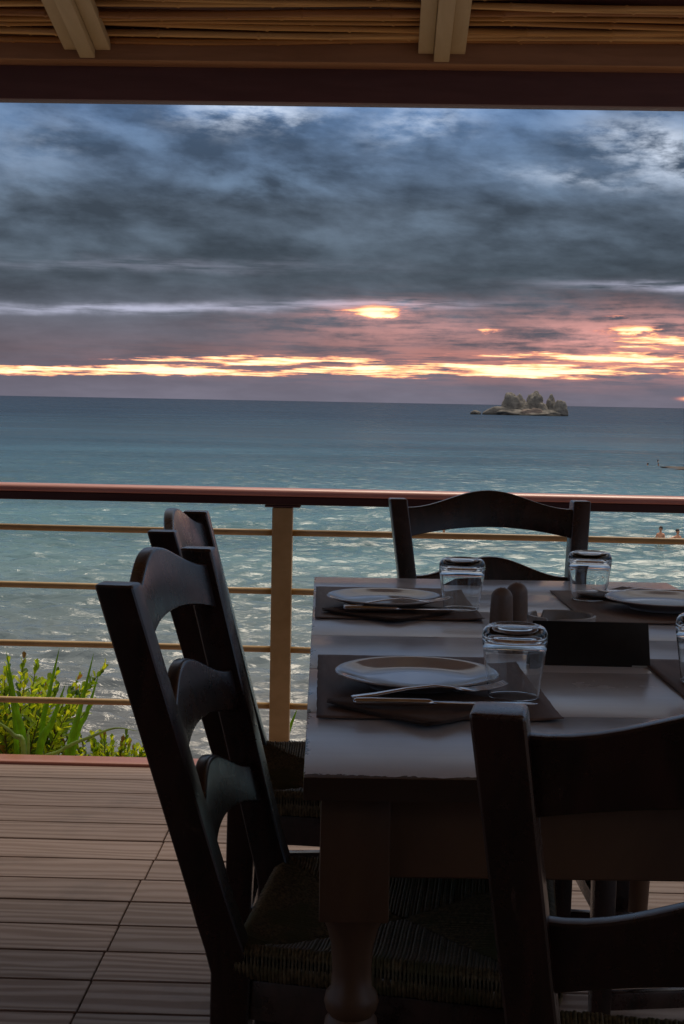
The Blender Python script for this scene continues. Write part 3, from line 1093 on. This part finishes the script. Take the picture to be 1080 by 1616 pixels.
def build_fork():
    a = Acc()
    xs = [0, 0.004, 0.03, 0.07, 0.105, 0.128, 0.138]
    zs = [0.004, 0.004, 0.006, 0.011, 0.013, 0.010, 0.008]
    a.add(*ribbon([(x, 0, z) for x, z in zip(xs, zs)], [0.012, 0.018, 0.016, 0.010, 0.007, 0.0085, 0.018], [0.0022, 0.003, 0.003, 0.0032, 0.0036, 0.003, 0.0022]))
    a.add(*ribbon([(0.137, 0, 0.0082), (0.146, 0, 0.0070), (0.158, 0, 0.0066)], [0.017, 0.0225, 0.0235], [0.0022, 0.002, 0.002]))
    for k in range(4):
        y = -0.0096 + 0.0064 * k
        a.add(*ribbon([(0.156, y, 0.0066), (0.172, y, 0.0076), (0.188, y, 0.0108), (0.197, y, 0.0142)], [0.0042, 0.0036, 0.0030, 0.0012], [0.002, 0.0019, 0.0016, 0.001]))
    return a.mesh()


def napkin_mesh(seed):
    """square paper napkin folded in four, layers fanned a little"""
    a = Acc()
    s = 0.084
    for k in range(4):
        ang = R(45 + [0, 2.0, -2.5, 4.0][k])
        z0 = 0.0004 + 0.0011 * k
        lift = 0.0035 - 0.0006 * k
        n = 8
        v = []
        for lay in (0, 1):
            for j in range(n + 1):
                for i in range(n + 1):
                    x = -s + 2 * s * i / n; y = -s + 2 * s * j / n
                    c_ = max(0, (math.hypot(x, y) - 0.06) / 0.06) ** 2 * lift * (0.6 + 0.4 * k)
                    c_ += 0.0004 * mnoise.noise((x * 40, y * 40, seed + k))
                    X = x * math.cos(ang) - y * math.sin(ang); Y = x * math.sin(ang) + y * math.cos(ang)
                    v.append((X, Y, z0 + max(0, c_) + lay * 0.0006))
        f = []
        N = (n + 1) ** 2
        for j in range(n):
            for i in range(n):
                q = j * (n + 1) + i
                f.append((q + N, q + 1 + N, q + n + 2 + N, q + n + 1 + N)); f.append((q, q + n + 1, q + n + 2, q + 1))
        rim = [i for i in range(n + 1)] + [j * (n + 1) + n for j in range(1, n + 1)] + [n * (n + 1) + i for i in range(n - 1, -1, -1)] + [j * (n + 1) for j in range(n - 1, 0, -1)]
        for p, q in zip(rim, rim[1:] + rim[:1]):
            f.append((p, q, q + N, p + N))
        a.add(v, f)
    return a.mesh()


tilt = R(0.8)
ZT = TZ + 0.0004
mats_ = [
    (-0.026, 1.676, 'brown paper placemat under the nearest plate at the left table edge'),
    (-0.044, 2.458, 'brown paper placemat at the far left corner of the table'),
    (0.432, 2.462, 'brown paper placemat at the far right of the table, under the right plate'),
    (0.455, 1.690, 'brown paper placemat whose corner shows right of the black sign'),
]
for i, (x, y, lab) in enumerate(mats_):
    o = link('placemat', paper_sheet(0.297, 0.42, 11 + i), 'paper_mat', None, (x, y, ZT), (0, 0, tilt))
    tag(o, lab, 'placemat', 'paper placemats')

pl = plate_mesh()
for x, y, lab in ((0.103, 1.868, 'white china plate nearest the viewer, empty'),
                  (0.083, 2.600, 'white china plate at the far left of the table'),
                  (0.604, 2.640, 'white china plate cut by the right picture edge')):
    o = link('plate', pl, 'china', None, (x, y, ZT + 0.0042), (0, 0, random.uniform(0, 6)))
    tag(o, lab, 'plate', 'china plates')

tm = tumbler_mesh()
for x, y, lab in ((0.2255, 1.812, 'upside down drinking glass beside the nearest plate, left of the black sign'),
                  (0.222, 2.590, 'upside down drinking glass beside the far left plate'),
                  (0.484, 2.752, 'upside down drinking glass in front of the right post of the far chair'),
                  (0.504, 1.935, 'upside down drinking glass cut off by the right picture edge')):
    o = link('drinking_glass', tm, 'glass', None, (x, y, ZT + 0.0038), (0, 0, random.uniform(0, 6)))
    tag(o, lab, 'glass', 'upturned drinking glasses')

kh, kb = build_knife(); fk = build_fork()
SETS = [((0.104, 1.745), (0.018, 1.712), 0.5, (0.016, 1.726), 10.5, 'at the nearest place setting'),
        ((0.086, 2.530), (0.006, 2.495), 0.5, (0.006, 2.508), 10, 'at the far left place setting'),
        ((0.585, 2.790), (0.690, 2.800), 180, (0.690, 2.785), 184, 'at the far right place setting behind the plate')]
for i, (nap, kn, ka, fo, fa, where) in enumerate(SETS):
    o = link('napkin', napkin_mesh(i * 3.3), 'napkin_paper', None, (nap[0], nap[1], ZT + 0.0030), (0, 0, R([0, 3, -2][i])))
    tag(o, 'folded brown paper napkin under the cutlery ' + where, 'napkin', 'paper napkins')
    k = link('knife', kh, 'steel', None, (kn[0], kn[1], ZT + 0.0088), (0, 0, R(ka)))
    link('blade', kb, 'steel', k)
    tag(k, 'steel table knife ' + where, 'knife', 'table knives')
    f_ = link('fork', fk, 'steel', None, (fo[0], fo[1], ZT + 0.0092 + (0.004 if i < 2 else 0)), (0, R(-1.5) if i < 2 else 0, R(fa)))
    tag(f_, 'steel fork ' + where, 'fork', 'table forks')

# salt and pepper
for x, y, h_, lab in ((0.279, 2.440, 0.064, 'front one of the two rounded clay shakers'),
                      (0.3125, 2.500, 0.066, 'rear one of the two rounded clay shakers')):
    prof = [(0, 0), (0.0195, 0), (0.0205, 0.002), (0.0202, 0.012), (0.0195, 0.03)]
    for k in range(1, 9):
        a = math.pi / 2 * k / 8
        prof.append((0.0190 * math.cos(a) if k < 8 else 0, h_ - 0.019 + 0.019 * math.sin(a)))
    o = link('shaker', lathe(prof, 32), 'shaker_clay', None, (x, y, ZT))
    hm = Acc()
    for k in range(3):
        a = 2 * math.pi * k / 3
        px_, py_ = 0.0045 * math.cos(a), 0.0045 * math.sin(a)
        zt_ = h_ - 0.019 + math.sqrt(0.019 ** 2 - 0.0045 ** 2)
        hm.add(*tube([(px_, py_, zt_ - 0.002), (px_, py_, zt_ + 0.00025)], 0.0011, 8))
    link('holes', hm.mesh(), 'sign_black', o)
    tag(o, lab, 'shaker', 'salt and pepper shakers')

# ashtray with rest notches
def ashtray():
    prof = [(0, 0.006), (0.038, 0.006), (0.047, 0.009), (0.0505, 0.016), (0.0515, 0.0335), (0.0535, 0.0352), (0.0560, 0.0345), (0.0565, 0.030), (0.0545, 0.012), (0.050, 0.003), (0.047, 0), (0.0, 0.0)]
    seg = 72
    v = []; f = []; rings = []
    for r, z in prof:
        if r < 1e-6:
            rings.append([len(v)]); v.append((0, 0, z)); continue
        rings.append(list(range(len(v), len(v) + seg)))
        for k in range(seg):
            a = 2 * math.pi * k / seg
            zz = z
            if z > 0.028:
                for nd in (125, 245, 5):
                    d = (math.degrees(a) - nd + 180) % 360 - 180
                    if abs(d) < 6: zz = z - 0.012
            v.append((r * math.cos(a), r * math.sin(a), zz))
    for a, b_ in zip(rings[:-1], rings[1:]):
        for k in range(seg):
            k2 = (k + 1) % seg
            if len(a) == 1: f.append((a[0], b_[k2], b_[k]))
            elif len(b_) == 1: f.append((a[k], a[k2], b_[0]))
            else: f.append((a[k], a[k2], b_[k2], b_[k]))
    me = fix(mesh(v, f, True)); me.set_sharp_from_angle(angle=R(45))
    return me


o = link('ashtray', ashtray(), 'ashtray_glaze', None, (0.366, 2.330, ZT))
tag(o, 'round pale ceramic ashtray with notches behind the black sign', 'ashtray')

# black tent sign
sg = empty('table_sign', (0.3705, 2.085, ZT), R(-1.5))
tag(sg, 'blank black tent sign standing in the middle of the table', 'sign')
for q, nm in ((-1, 'front_panel'), (1, 'rear_panel')):
    v = []
    W2, H2 = 0.085, 0.061
    for (x, s) in ((-W2, 0), (W2, 0), (W2, 1), (-W2, 1)):
        for tth in (0, 0.0025):
            v.append((x, q * (0.026 * (1 - s) + 0.0016) + q * (tth - 0.0025) + (0.0012 * q if s == 0 else 0.0), H2 * s))
    idx = [0, 2, 4, 6]
    f = [(0, 2, 4, 6), (7, 5, 3, 1), (0, 1, 3, 2), (2, 3, 5, 4), (4, 5, 7, 6), (6, 7, 1, 0)]
    me = bevel_mesh(mesh(v, f), 0.0008, 1)
    link(nm, me, 'sign_black', sg)
link('foot_strip', box(0.058, 0.0875, -0.031, -0.029, 0.0, 0.0022), 'sign_edge', sg)


# ------------------------------------------------------------------ plants beyond the deck edge
def leaf_quad(acc, base, d, up, L, W):
    d = d.normalized(); side = d.cross(up)
    if side.length < 1e-3: side = Vector((1, 0, 0))
    side.normalize(); nrm = side.cross(d).normalized()
    p = [base, base + d * L * 0.35 + side * W * 0.42 + nrm * L * 0.07, base + d * L * 0.75 + side * W * 0.5 + nrm * L * 0.09, base + d * L + nrm * L * 0.02,
         base + d * L * 0.75 - side * W * 0.5 + nrm * L * 0.09, base + d * L * 0.35 - side * W * 0.42 + nrm * L * 0.07, base + d * L * 0.5]
    acc.add(p, [(0, 1, 6), (1, 2, 6), (2, 3, 6), (3, 4, 6), (4, 5, 6), (5, 0, 6)])


def shrub(label, loc, sprigs, seed):
    """sprigs: list of (dx, dy, base z, tip offset vector, leaves)"""
    r_ = random.Random(seed)
    root = empty('shrub', loc)
    tag(root, label, 'shrub', 'leafy shrubs beyond the deck edge')
    la = Acc(); sa = Acc()
    for (bx0, by0, tip, nl, lsz) in sprigs:
        p0 = Vector((bx0 * 0.25, by0 * 0.25, 0)); p1 = Vector(tip)
        ctrl = Vector((bx0 * 0.45, by0 * 0.45, tip[2] * 0.62))
        pts = []
        n = 12
        for k in range(n + 1):
            s = k / n
            pts.append(p0 * (1 - s) ** 2 + ctrl * 2 * s * (1 - s) + p1 * s * s)
        sa.add(*tube(pts, [0.006 * (1 - 0.8 * k / n) for k in range(n + 1)], 5))
        for k in range(nl):
            s = 0.42 + 0.58 * (k + 0.5) / nl
            i = min(int(s * n), n - 1); fr = s * n - i
            p = pts[i].lerp(pts[i + 1], fr)
            ax = (pts[i + 1] - pts[i]).normalized()
            a = k * 2.4 + r_.uniform(-0.4, 0.4)
            ort = ax.orthogonal().normalized(); ort.rotate(Matrix.Rotation(a, 3, ax))
            open_ = 0.95 if s < 0.93 else 0.4
            d = ax * r_.uniform(0.45, 0.9) + ort * open_ * r_.uniform(0.7, 1.1) + Vector((0, 0, 0.12))
            L = lsz * r_.uniform(0.7, 1.2) * (1.0 if s < 0.9 else 0.7)
            leaf_quad(la, p, d, ax, L, L * r_.uniform(0.42, 0.58))
    link('stems', sa.mesh(), 'stem_bark', root)
    lo = link('crown', la.mesh(False), 'shrub_leaf', root); lo['kind'] = 'stuff'


def rand_sprigs(n, rx, ry, zlo, zhi, seed, lsz, nl=46):
    r_ = random.Random(seed); out = []
    for k in range(n):
        a = r_.uniform(0, 6.28); q = math.sqrt(r_.random())
        x, y = q * rx * math.cos(a), q * ry * math.sin(a)
        top = zlo + (zhi - zlo) * (1 - 0.55 * q) * r_.uniform(0.55, 1.0)
        out.append((x * 0.7, y * 0.7, (x * 1.25 + r_.uniform(-.07, .07), y * 1.2, top), nl, lsz))
    return out


GZ = -0.66
big_sp = rand_sprigs(58, 0.25, 0.20, 0.62, 0.90, 21, 0.042)
big_sp += [(0.08, 0, (0.10, -0.02, 0.86), 60, 0.040), (0.16, -0.02, (0.345, -0.05, 0.865), 70, 0.040), (0.02, 0, (-0.06, 0.02, 0.66), 40, 0.034),
           (0.2, 0, (0.30, 0, 0.62), 40, 0.034)]
shrub('big leafy green shrub at the left picture edge behind the railing', (-1.15, 4.90, GZ), big_sp, 31)
sm_sp = rand_sprigs(40, 0.19, 0.11, 0.48, 0.66, 22, 0.036)
sm_sp += [(0.06, 0, (0.165, -0.02, 0.665), 60, 0.028), (-0.04, 0, (-0.09, 0, 0.62), 50, 0.028), (0.03, 0, (0.07, 0, 0.60), 50, 0.028)]
shrub('small low shrub with round leaves left of the dark chair legs', (-0.80, 4.84, GZ), sm_sp, 32)
shrub('dense green shrub left of the picture along the deck', (-1.9, 4.95, GZ), rand_sprigs(60, 0.4, 0.24, 0.70, 0.98, 23, 0.044), 33)


def blade_mesh(ctrl, width, face=0.0):
    """strap leaf along a smooth path, folded along its midrib, tapering to a point"""
    c_ = [Vector(p) for p in ctrl]
    c_ = [c_[0] * 2 - c_[1]] + c_ + [c_[-1] * 2 - c_[-2]]
    pts = []
    for i in range(1, len(c_) - 2):
        for k in range(6):
            t_ = k / 6
            a, b, c, d = c_[i - 1:i + 3]
            pts.append(0.5 * ((2 * b) + (c - a) * t_ + (2 * a - 5 * b + 4 * c - d) * t_ ** 2 + (3 * b - a - 3 * c + d) * t_ ** 3))
    pts.append(c_[-2])
    n = len(pts) - 1; v = []; f = []
    for k, p in enumerate(pts):
        s_ = k / n
        w_ = width * min(1, 0.6 + 0.8 * s_) * (1 - max(0, s_ - 0.45) / 0.55) ** 0.8 + 0.0004
        d = (pts[min(k + 1, n)] - pts[max(k - 1, 0)]).normalized()
        vn = Vector((math.sin(face), -math.cos(face), 0.25))
        sd_ = d.cross(vn).normalized()
        nr = sd_.cross(d).normalized()
        v += [p - sd_ * w_ / 2 - nr * w_ * 0.20, p, p + sd_ * w_ / 2 - nr * w_ * 0.20]
        v += [q + nr * 0.0012 for q in v[-3:]]
    for k in range(n):
        a = k * 6
        for q in (0, 1):
            f.append((a + q, a + q + 1, a + q + 7, a + q + 6)); f.append((a + q + 3, a + q + 9, a + q + 10, a + q + 4))
        f.append((a, a + 6, a + 9, a + 3)); f.append((a + 2, a + 5, a + 11, a + 8))
    return fix(mesh(v, f, True))


def strap_plant(label, loc, blades):
    root = empty('strap_leaf_plant', loc)
    tag(root, label, 'plant', 'strap leaved plants beyond the deck edge')
    for pts, wdt, face, m_ in blades:
        link('blade', blade_mesh([Vector(p) - Vector(loc) for p in pts], wdt, face), m_, root)


strap_plant('tall green strap leaves in front of the big shrub', (-0.95, 4.60, -0.66), [
    ([(-1.06, 4.60, -0.66), (-0.985, 4.60, -0.06), (-0.94, 4.60, 0.06), (-0.895, 4.60, 0.19)], 0.027, 0.2, 'blade_leaf'),
    ([(-1.03, 4.63, -0.66), (-0.985, 4.63, -0.02), (-0.955, 4.64, 0.16), (-0.925, 4.65, 0.30)], 0.019, -0.2, 'blade_leaf'),
    ([(-0.99, 4.60, -0.66), (-0.895, 4.59, -0.08), (-0.85, 4.60, 0.10), (-0.805, 4.61, 0.29)], 0.024, -0.3, 'blade_leaf'),
    ([(-0.97, 4.64, -0.66), (-0.875, 4.64, -0.04), (-0.835, 4.66, 0.08), (-0.80, 4.68, 0.21)], 0.020, 0.5, 'blade_leaf'),
    ([(-1.00, 4.58, -0.66), (-0.99, 4.57, -0.12), (-0.90, 4.55, -0.02), (-0.80, 4.54, 0.030), (-0.72, 4.53, 0.062), (-0.645, 4.52, 0.056)], 0.012, 0.3, 'blade_pale'),
])
strap_plant('grey green strap leaves at the left picture edge by the lower bar', (-1.04, 4.58, -0.66), [
    ([(-1.03, 4.58, -0.66), (-1.025, 4.58, -0.06), (-1.055, 4.58, 0.12), (-1.085, 4.58, 0.30)], 0.023, 0.1, 'blade_leaf'),
    ([(-1.04, 4.56, -0.66), (-1.02, 4.56, -0.06), (-1.055, 4.55, 0.03), (-1.12, 4.54, 0.085)], 0.020, 0.2, 'blade_pale'),
    ([(-1.02, 4.57, -0.66), (-1.01, 4.57, -0.05), (-1.012, 4.57, 0.03), (-0.985, 4.57, 0.07)], 0.010, 0.1, 'blade_pale'),
    ([(-1.05, 4.62, -0.66), (-1.06, 4.62, -0.02), (-1.075, 4.63, 0.12), (-1.10, 4.64, 0.24)], 0.020, 0.3, 'blade_leaf'),
])
strap_plant('single green blades rising right of the railing post', (-0.20, 4.66, -0.66), [
    ([(-0.20, 4.66, -0.66), (-0.185, 4.66, -0.04), (-0.165, 4.66, 0.03), (-0.135, 4.67, 0.11)], 0.020, 0.1, 'blade_leaf'),
    ([(-0.20, 4.68, -0.66), (-0.20, 4.68, -0.05), (-0.19, 4.68, 0.0), (-0.172, 4.69, 0.05)], 0.014, 0.4, 'blade_leaf'),
])


# ------------------------------------------------------------------ far rocks
def lump(rx, ry, rz, seed, amp=0.3, freq=1.6, flat=None, sub=4, power=1.0):
    bm = bmesh.new()
    bmesh.ops.create_icosphere(bm, subdivisions=sub, radius=1)
    for vt in bm.verts:
        p = vt.co.copy()
        n1 = mnoise.fractal(p * freq + Vector((seed, seed * 2.1, 0)), 0.9, 2.1, 5)
        n2 = abs(mnoise.noise(p * freq * 3 + Vector((0, seed, 0))))
        s = 1 + amp * n1 - amp * 0.35 * n2
        z = p.z
        vt.co = Vector((p.x * rx * s, p.y * ry * s, math.copysign(abs(z) ** power, z) * rz * s))
    me = bpy.data.meshes.new('lump'); bm.to_mesh(me); bm.free()
    me.polygons.foreach_set('use_smooth', [True] * len(me.polygons))
    return me


def px_at(px, d):            # lateral position of a bearing at distance d
    return (px - 540) / 2244 * d


D = 925.0
islet = link('islet', lump(26, 13, 5.0, 2.3, 0.22, 1.2, sub=5), 'rock', None, (px_at(829, D), D, SEA - 0.8))
tag(islet, 'craggy grey rock islet with three tall humps near the horizon', 'islet')
Dm = D / 2244
for (px_, w_, h_, sd_, dy_) in ((812, 15, 39, 4.0, 2), (826, 12, 31, 5.2, 5), (836, 11, 20, 1.7, 1), (850, 14, 38, 7.7, 2), (862, 11, 22, 8.7, 0), (875, 9, 31, 9.1, 2), (888, 13, 26, 12.4, -1)):
    link('rock_hump', lump(w_ * Dm, 5.0, h_ * Dm, sd_, 0.19, 1.5, sub=4, power=0.65), 'rock', islet,
         ((px_ - 838) * Dm, dy_, 0.2))
link('sunlit_ridge', lump(22 * Dm, 3.4, 12.0 * Dm, 6.6, 0.2, 1.5), 'rock_pale', islet, (4 * Dm, -7.5, 0.4))  # sunlight on the ridge is put into its paler rock colour
link('low_shoulder', lump(30 * Dm, 4.0, 14 * Dm, 8.6, 0.2, 1.3), 'rock', islet, (-42 * Dm, -2, 0.2))
skerry = link('small_rock', lump(8 * Dm, 2.5, 8 * Dm, 3.9, 0.3, 1.6), 'rock', None, (px_at(747, D), D - 3, SEA - 0.3))
tag(skerry, 'small low dark rock in the water left of the islet', 'rock')
reef = link('reef', lump(5.0, 6.0, 0.22, 5.9, 0.5, 2.2), 'rock_pale', None, (px_at(1082, 165), 165, SEA - 0.15))
tag(reef, 'flat pinkish reef awash at the right picture edge', 'reef')


# ------------------------------------------------------------------ swimmers
def swimmer(label, loc, face, turn, raised, simple=False, cover=None):
    """body built with a skin modifier as one surface; hair is a child. z = 0 is the water line"""
    root = empty('person', loc, R(turn))
    tag(root, label, 'person', 'swimmers in the sea')
    J = [((0, 0, -0.62), 0.13), ((0, 0.01, -0.34), 0.115), ((0, 0.0, -0.08), 0.135), ((0, 0.0, 0.13), 0.125), ((0, 0.01, 0.23), 0.055), ((0, 0.015, 0.30), 0.055),
         ((0, 0.02, 0.37), 0.085), ((0, 0.02, 0.46), 0.082), ((0, 0.015, 0.515), 0.05)]
    E = [(i, i + 1) for i in range(8)]
    for s in (-1, 1):
        n = len(J)
        if raised and s == raised:
            arm = [((s * 0.17, 0, 0.15), 0.055), ((s * 0.36, 0.06, 0.10), 0.043), ((s * 0.52, 0.16, 0.10), 0.036), ((s * 0.60, 0.20, 0.11), 0.030)]
        else:
            arm = [((s * 0.17, 0, 0.15), 0.055), ((s * 0.23, 0.05, -0.10), 0.043), ((s * 0.20, 0.22, -0.20), 0.036), ((s * 0.18, 0.29, -0.20), 0.030)]
        J += arm
        E += [(3, n), (n, n + 1), (n + 1, n + 2), (n + 2, n + 3)]
        if not simple:
            for q in range(5):
                m_ = len(J)
                hx, hy, hz = arm[3][0]
                ex, ey, ez = (Vector(arm[3][0]) - Vector(arm[2][0])).normalized()
                off = (q - 2) * 0.018
                J.append(((hx + ex * 0.05 - ey * off, hy + ey * 0.05 + ex * off, hz - 0.005), 0.010))
                J.append(((hx + ex * 0.09 - ey * off * 1.3, hy + ey * 0.09 + ex * off * 1.3, hz - 0.02), 0.008))
                E += [(n + 3, m_), (m_, m_ + 1)]
    for s in (-1, 1):
        n = len(J)
        J += [((s * 0.09, 0.0, -0.70), 0.085), ((s * 0.10, 0.05, -1.10), 0.06), ((s * 0.10, 0.0, -1.50), 0.04)]
        E += [(0, n), (n, n + 1), (n + 1, n + 2)]
    me = bpy.data.meshes.new('body')
    me.from_pydata([j[0] for j in J], E, [])
    o = link('body', me, 'skin_sunlit', root)
    sk = o.modifiers.new('skin', 'SKIN')
    sub = o.modifiers.new('sub', 'SUBSURF'); sub.levels = sub.render_levels = 1
    for i, (_, r_) in enumerate(J):
        me.skin_vertices[0].data[i].radius = (r_, r_)
    me.skin_vertices[0].data[0].use_root = True
    # hair cap and a face
    hm = lump(0.098, 0.108, 0.115, 3.3, 0.06, 3.0, sub=3)
    link('hair', hm, 'hair_dark', root, (0, -0.022, 0.455))
    if not simple:
        fa = Acc()
        fa.add(*tube([(0, 0.085, 0.425), (0, 0.122, 0.400)], [0.008, 0.016], 6))
        link('nose', fa.mesh(), 'skin_sunlit', root)
        for s in (-1, 1):
            link('eye', lump(0.012, 0.008, 0.008, 1.0, 0, 1, sub=1), 'hair_dark', root, (s * 0.033, 0.098, 0.43))
            link('ear', lump(0.012, 0.022, 0.03, 1.0, 0, 1, sub=1), 'skin_sunlit', root, (s * 0.096, 0.012, 0.415))
        link('mouth', lump(0.024, 0.006, 0.006, 1.0, 0, 1, sub=1), 'swimwear', root, (0, 0.104, 0.372))


def sea_at(px, py):
    """point on the sea under a bearing and a dip"""
    lx = (px - 540) + (py - 633) * 0.0185; ly = (py - 633) - (px - 540) * 0.0185
    d = 2244 * (EYE - SEA) / ly
    return lx / 2244 * d, d


for px_, py_, z_, turn, raised, simple, lab in (
        (1041, 860, 0.40, 150, 0, False, 'bather with sunlit shoulders and dark hair standing left of the other bather'),
        (1068, 860, 0.26, 200, 1, False, 'bather near the right picture edge with one arm reaching out'),
        (1019, 735, -0.18, 90, 0, True, 'distant swimmer, leftmost of the three far heads'),
        (1035, 729, -0.22, 10, 0, True, 'distant swimmer, upper one of the two heads close together'),
        (1036, 735, -0.22, 170, 0, True, 'distant swimmer, lower one of the two heads close together'),
        (698, 848, -0.02, 170, 0, True, 'lone pale swimmer seen under the top slat of the far chair')):
    x, y = sea_at(px_, py_)
    swimmer(lab, (x, y, SEA + z_), 0, turn, raised, simple)

# ------------------------------------------------------------------ render settings
scene.cycles.max_bounces = 9
scene.cycles.transparent_max_bounces = 8
scene.cycles.transmission_bounces = 10
scene.cycles.glossy_bounces = 5
scene.cycles.diffuse_bounces = 3
scene.cycles.use_denoising = True
scene.cycles.sample_clamp_indirect = 8
